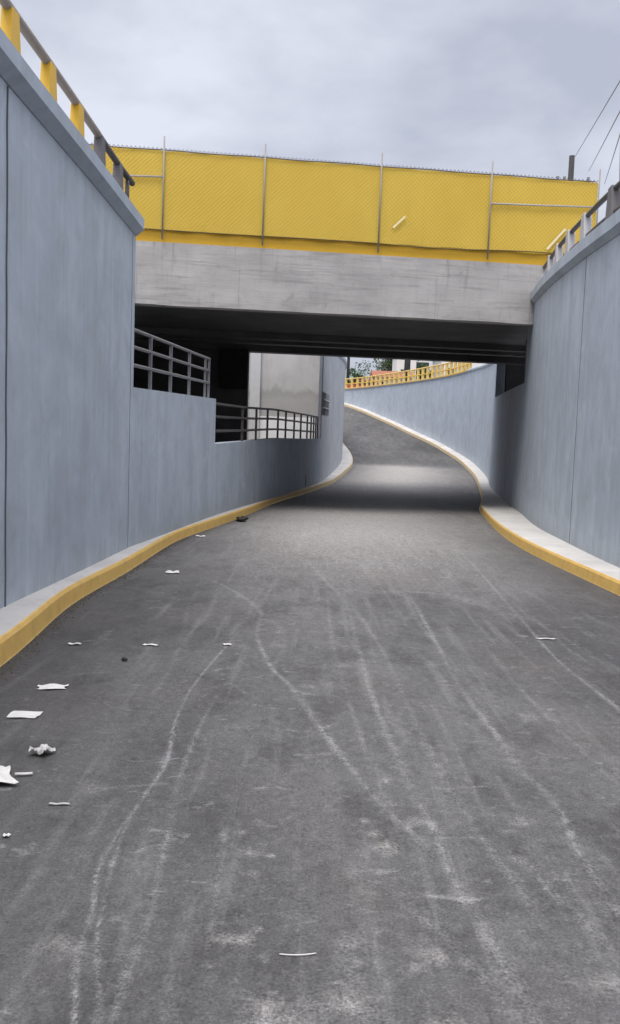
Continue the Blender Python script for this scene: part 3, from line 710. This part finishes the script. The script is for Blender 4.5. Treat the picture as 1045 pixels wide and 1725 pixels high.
house('house', 'small white flat roofed house behind the balustrade, left of the thick pole', 9.6, 11.9, 106, 112, 11.2, M_white, [(10.1,10.7,8.4,9.4)], 'flat')
house('house', 'low beige house with a tiled roof behind the left part of the balustrade', 6.6, 10.6, 98, 104, 7.9, M_beige, [(7.2,7.8,6.4,7.4),(8.6,9.2,6.4,7.4)], .9)
house('house', 'white house with wide dark windows to the right of the thick pole', 12.2, 15.2, 118, 125, 12.0, M_white, [(12.6,14.9,8.6,9.8),(12.6,14.9,10.4,11.3)], 'flat')
house('house', 'pale house at the right end of the balustrade', 14.6, 19.6, 104, 112, 11.0, M_white, [(15.2,16.0,8.2,9.6),(17,18,8.2,9.6)], 'flat')
utility_pole(8.4, 82, 5.1, 13.0, 'thick grey pole standing behind the middle of the yellow balustrade', .27)
utility_pole(3.25, 88, 5.1, 13.5, 'slim dark pole at the left end of the yellow balustrade', .14, (9.2,-.4,1.0))
# red parked car behind the balustrade
def car(x, y, z, label):
    c = thing('parked_car', label, 'car', (x,y,z))
    prof = [(-2.1,.35),(-2.12,.75),(-1.95,.92),(-1.25,1.0),(-.6,1.45),(.7,1.5),(1.45,1.05),(2.05,.95),(2.15,.6),(2.1,.35)]
    mb = MB(); mb.quad_loop([[(x+a, y-.84*s_, z+b) for a, b in prof] for s_ in (1,)] + [[(x+a, y+.84, z+b) for a, b in prof]]); mb.build('body', M_red, c, .05)
    win = [(-1.05,1.02),(-.55,1.38),(.62,1.42),(1.2,1.06)]
    for s_ in (-1, 1): MB().quad_loop([[(x+a, y+s_*.842, z+b) for a, b in win], [(x+a, y+s_*.855, z+b) for a, b in win]]).build('side_window', M_glass, c)
    for a in (-1.3, 1.35):
        for s_ in (-.8, .8): MB().tube([(x+a, y+s_-.1, z+.32),(x+a, y+s_+.1, z+.32)], .32, 14).build('wheel', M_tyre, c)
car(4.7, 83.6, 5.13, 'red car parked behind the left part of the yellow balustrade')
def tree(x, y, z, h, rad, label, seed, n=2600):
    t = thing('tree', label, 'tree', (x,y,z)); rg = np.random.default_rng(seed)
    tr = MB(); tr.tube([(x,y,z),(x+.1,y,z+h*.3),(x,y+.1,z+h*.6)], .2, 8, rs=[.28,.2,.1])
    for k in range(6):
        a = k*1.05; tr.tube([(x,y,z+h*(.3+.04*k)),(x+math.cos(a)*rad*.6,y+math.sin(a)*rad*.6,z+h*(.55+.05*k))], .06, 5, rs=[.09,.03])
    tr.build('trunk', M_bark, t)
    cs = [(rg.normal(0,.45,3)*np.array([rad,rad,h*.22])+np.array([x,y,z+h*.65]), rad*rg.uniform(.25,.5)) for _ in range(14)]
    mb = MB()
    for i in range(n):
        c, r_ = cs[rg.integers(len(cs))]; d = rg.normal(0,1,3); d /= np.linalg.norm(d)
        p = c+d*r_*rg.uniform(.55,1.05); u = rg.normal(0,1,3); u /= np.linalg.norm(u); w_ = np.cross(u, rg.normal(0,1,3)); w_ /= np.linalg.norm(w_); s_ = rg.uniform(.10,.2)
        b = len(mb.v); mb.v += [tuple(p-u*s_), tuple(p+w_*s_*.5), tuple(p+u*s_), tuple(p-w_*s_*.5)]; mb.f.append((b,b+1,b+2,b+3)); mb.smooth.append(False)
    mb.build('crown', M_leaf, t)
tree(9.6, 116, 5.1, 9, 2.6, 'dense dark green tree behind the small white house', 3)
tree(13.0, 108, 5.1, 6.2, 1.5, 'dark tree between the thick pole and the pale house', 5, 1800)
tree(4.9, 104, 5.1, 4.2, 1.2, 'bushy low tree near the slim dark pole', 8, 1500)

# ---- litter on the road
def rz(x, y): return float(road_z(y))+.012*math.sin(x*1.3+y*.35)*math.exp(-((y-20)/25)**2)
def sheetlet(name, x, y, hw, hd, label, cat, mat, lift=.02, rot=0, crumple=.3, seed=0, group='litter on the asphalt', nx=9, ny=7):
    rg = np.random.default_rng(seed+100); mb = MB(); g = []
    c, s_ = math.cos(rot), math.sin(rot); ph = rg.uniform(0, 6, 6)
    V = []
    for i in range(nx):
        for j in range(ny):
            u, v = i/(nx-1)*2-1, j/(ny-1)*2-1
            px = u*hw*(1+crumple*.35*math.sin(3*v+ph[0])); py = v*hd*(1+crumple*.4*math.sin(4*u+ph[1]))
            hz = lift*(.3+abs(math.sin(2.2*u+ph[2])*math.cos(2.7*v+ph[3]))+.35*rg.uniform(0,1)*crumple*2)
            X = x+c*px-s_*py; Y = y+s_*px+c*py
            V.append((X, Y, rz(X, Y)+.004+hz))
    n = nx*ny; mb.v = V+[(a, b, c_-.002) for a, b, c_ in V]
    for i in range(nx-1):
        for j in range(ny-1):
            a = i*ny+j; q = (a, a+ny, a+ny+1, a+1); mb.f.append(q); mb.f.append(tuple(k+n for k in q[::-1])); mb.smooth += [False, False]
    edge = [i*ny for i in range(nx)]+[(nx-1)*ny+j for j in range(1, ny)]+[i*ny+ny-1 for i in range(nx-2, -1, -1)]+[j for j in range(ny-2, 0, -1)]
    for a, b in zip(edge, edge[1:]+edge[:1]): mb.f.append((a, b, b+n, a+n)); mb.smooth.append(False)
    o = mb.build(name, mat); anchor(o, (x, y, rz(x, y))); tag(o, label, cat, group); return o
sheetlet('paper_scrap', -1.57, 5.44, .085, .05, 'white paper scrap with a curled right end, nearest below the yellow kerb', 'litter', M_paper, .008, .15, .35, 1)
sheetlet('paper_scrap', -1.556, 4.86, .085, .062, 'flat white rectangular paper on the left of the road', 'litter', M_paper, .006, -.03, .12, 2)
sheetlet('paper_scrap', -1.268, 4.23, .05, .045, 'crumpled greyish paper between the flat paper and the torn white bag', 'litter', m_paint('grubby_paper', (.6,.59,.57), .8, .5, 30), .026, .4, .8, 3, nx=14, ny=12)
mb_ = None
bag = sheetlet('plastic_bag', -1.385, 3.86, .09, .10, 'big torn white plastic bag cut off by the left edge', 'litter', M_paper, .03, .5, .35, 4, nx=12, ny=10)
o = MB().tube([(-1.30,3.925,rz(-1.3,3.92)+.014),(-1.26,3.94,rz(-1.26,3.94)+.010),(-1.225,3.945,rz(-1.22,3.94)+.012)], .007, 6).build('drinking_straw', M_paper)
anchor(o, (-1.26,3.94,rz(-1.26,3.94))); tag(o, 'short white straw sticking out beside the torn bag', 'litter', 'litter on the asphalt')
sheetlet('paper_scrap', -1.011, 3.62, .042, .008, 'thin pale paper strip on the road right of the torn bag', 'litter', m_paint('dull_paper', (.45,.44,.43), .8, .2, 30), .004, .05, .2, 5)
sheetlet('paper_scrap', -1.124, 3.3, .013, .011, 'tiny white scrap lowest on the left of the road', 'litter', M_paper, .006, 0, .3, 6)
pts = [(-.045+.11*t_, 2.54-.012*math.sin(t_*3)+.012*t_, rz(0, 2.54)+.004+.003*math.sin(t_*3)) for t_ in np.linspace(0,1,10)]
o = MB().tube(pts, .0022, 5).build('plastic_strip', M_paper); anchor(o, pts[0]); tag(o, 'curved thin white plastic strip in the middle foreground of the road', 'litter', 'litter on the asphalt')
sheetlet('paper_scrap', -1.66, 10.82, .075, .06, 'white paper farther up the road beside the left kerb', 'litter', M_paper, .02, .1, .3, 7)
sheetlet('paper_scrap', -1.761, 6.68, .045, .022, 'small white scrap close to the near left kerb', 'litter', M_paper, .01, .1, .3, 8)
sheetlet('paper_scrap', -1.188, 6.72, .054, .02, 'small white sliver level with the scrap by the kerb, farther right', 'litter', M_paper, .008, -.05, .3, 9)
sheetlet('paper_scrap', -.608, 6.82, .03, .02, 'tiny white fleck at the top of the double tyre track', 'litter', M_paper, .006, 0, .3, 10)
sheetlet('paper_scrap', -1.937, 15.78, .084, .05, 'white scrap against the left kerb near the dark lump', 'litter', M_paper, .02, .1, .3, 11)
sheetlet('paper_scrap', 2.078, 7.58, .08, .018, 'white sliver on the right of the road on the long pale track', 'litter', m_paint('dusty_paper', (.55,.54,.52), .8, .3, 30), .005, .05, .3, 12)
def lump(name, x, y, r, label, seed, z=None, mat=M_black, fl=.6, wob=.35):
    rg = np.random.default_rng(seed); mb = MB(); loops = []; zz = rz(x, y) if z is None else z
    for i in range(7):
        th = math.pi*(i+.05)/6.1
        loops.append([(x+r*math.sin(th)*math.cos(a)*(1+wob*rg.uniform(-1,1)), y+r*.8*math.sin(th)*math.sin(a)*(1+wob*rg.uniform(-1,1)), zz+r*fl*(1-math.cos(th))*.9*(1+.15*rg.uniform(-1,1))) for a in np.linspace(0,2*math.pi,10)[:-1]])
    mb.quad_loop(loops, smooth=False); o = mb.build(name, mat); anchor(o, (x,y,zz)); tag(o, label, 'litter', 'litter on the asphalt'); return o
lump('rubbish_bag', -1.535, 19.9, .15, 'dark lump of rubbish by the left kerb before the bridge shade', 1, fl=.45)
lump('stone', -1.279, 6.2, .024, 'small black stone lying alone left of the double tyre track', 2)
lump('stone', 4.5, 15.4, .03, 'dark pebble on the right pavement near the wall joint', 3, z=float(road_z(15.4))+.185)
lump('stone', 4.22, 73.6, .16, 'dark stone on the far kerb at the top of the ramp', 4, z=float(road_z(73.6))+.18)

# grit swept against the left kerb
mb = MB(); rg = np.random.default_rng(31)
for i in range(900):
    y = 4.5+11*rg.uniform()**1.3; k = np.interp(y, KL[:, 1], KL[:, 0]); x = k+.01+abs(rg.normal(0, .055)); r_ = rg.uniform(.003, .011)
    b = len(mb.v); z = rz(x, y)
    mb.v += [(x-r_,y-r_*.6,z), (x+r_,y-r_*.8,z), (x+r_*.2,y+r_,z), (x+rg.normal(0,.3)*r_,y+rg.normal(0,.3)*r_,z+r_*1.2)]
    mb.f += [(b,b+1,b+3),(b+1,b+2,b+3),(b+2,b,b+3)]; mb.smooth += [False]*3
tag(mb.build('grit', m_paint('grit_stone', (.10,.085,.06), .9, .4, 40)), 'dark loose grit swept along the foot of the left yellow kerb', 'grit', kind='stuff')

# ------------------------------------------------------------------ camera
f_, p_, r_ = 1500., R(5.03), R(2.0)
F = Vector((0, math.cos(p_), -math.sin(p_))); R0 = Vector((1,0,0)); U0 = R0.cross(F)
Rv = math.cos(r_)*R0+math.sin(r_)*U0; Uv = math.cos(r_)*U0-math.sin(r_)*R0
cam = bpy.data.cameras.new('camera'); co = bpy.data.objects.new('camera', cam); COL.objects.link(co)
m = Matrix((Rv, Uv, -F)).transposed().to_4x4(); m.translation = Vector((0,0,1.5)); co.matrix_world = m
cam.sensor_fit = 'VERTICAL'; cam.sensor_height = 36; cam.sensor_width = 36; cam.lens = f_/1725*36; cam.clip_end = 4000; cam.clip_start = .05
S.camera = co

# ------------------------------------------------------------------ light: overcast sky, soft high sun from behind the camera
EL, AZ = R(62), R(200)
W = bpy.data.worlds.new('World'); S.world = W; W.use_nodes = True; nt = W.node_tree; nd = nt.nodes; nd.clear()
def wn(t, **k):
    n = nd.new(t)
    for a, v in k.items(): setattr(n, a, v)
    return n
out = wn('ShaderNodeOutputWorld'); bg = wn('ShaderNodeBackground'); nt.links.new(bg.outputs[0], out.inputs[0])
sky = wn('ShaderNodeTexSky', sky_type='NISHITA'); sky.sun_disc = False; sky.sun_elevation = EL; sky.sun_rotation = AZ; sky.dust_density = 3
tc = wn('ShaderNodeTexCoord'); sep = wn('ShaderNodeSeparateXYZ'); nt.links.new(tc.outputs['Generated'], sep.inputs[0])
mp = wn('ShaderNodeMapping'); mp.inputs['Scale'].default_value = (1.6,1.6,3.2); nt.links.new(tc.outputs['Generated'], mp.inputs[0])
nz = wn('ShaderNodeTexNoise'); nz.inputs['Scale'].default_value = 2.3; nz.inputs['Detail'].default_value = 7; nz.inputs['Roughness'].default_value = .5; nz.inputs['Distortion'].default_value = .1; nt.links.new(mp.outputs[0], nz.inputs[0])
cr = wn('ShaderNodeValToRGB'); e = cr.color_ramp.elements; e[0].position = .38; e[0].color = (3.75,4.0,4.75,1); e[1].position = .65; e[1].color = (6.0,6.2,7.0,1); nt.links.new(nz.outputs['Fac'], cr.inputs[0])
zr_ = wn('ShaderNodeMapRange'); zr_.inputs['From Min'].default_value = .42; zr_.inputs['From Max'].default_value = .95; zr_.inputs['To Min'].default_value = 0; zr_.inputs['To Max'].default_value = 1; nt.links.new(sep.outputs[2], zr_.inputs[0])
zm = wn('ShaderNodeMix', data_type='RGBA'); zm.inputs[6].default_value = (1,1,1,1); zm.inputs[7].default_value = (3.75,3.6,3.4,1); nt.links.new(zr_.outputs[0], zm.inputs[0])
ml = wn('ShaderNodeMix', data_type='RGBA', blend_type='MULTIPLY'); ml.inputs[0].default_value = 1; nt.links.new(cr.outputs[0], ml.inputs[6]); nt.links.new(zm.outputs[2], ml.inputs[7])
mx = wn('ShaderNodeMix', data_type='RGBA'); mx.inputs[0].default_value = .9; nt.links.new(sky.outputs[0], mx.inputs[6]); nt.links.new(ml.outputs[2], mx.inputs[7])
nt.links.new(mx.outputs[2], bg.inputs[0]); bg.inputs[1].default_value = .125
sun = bpy.data.lights.new('sun', 'SUN'); sun.energy = 2.0; sun.angle = R(25); sun.color = (1,.96,.9)
so = bpy.data.objects.new('sun', sun); COL.objects.link(so)
d = Vector((math.sin(AZ)*math.cos(EL), math.cos(AZ)*math.cos(EL), math.sin(EL)))
so.rotation_euler = d.to_track_quat('Z', 'Y').to_euler(); so.location = d*60
S.view_settings.view_transform = 'Standard'; S.view_settings.look = 'None'; S.view_settings.gamma = 1; S.view_settings.exposure = .15
S.cycles.max_bounces = 8; S.cycles.diffuse_bounces = 1
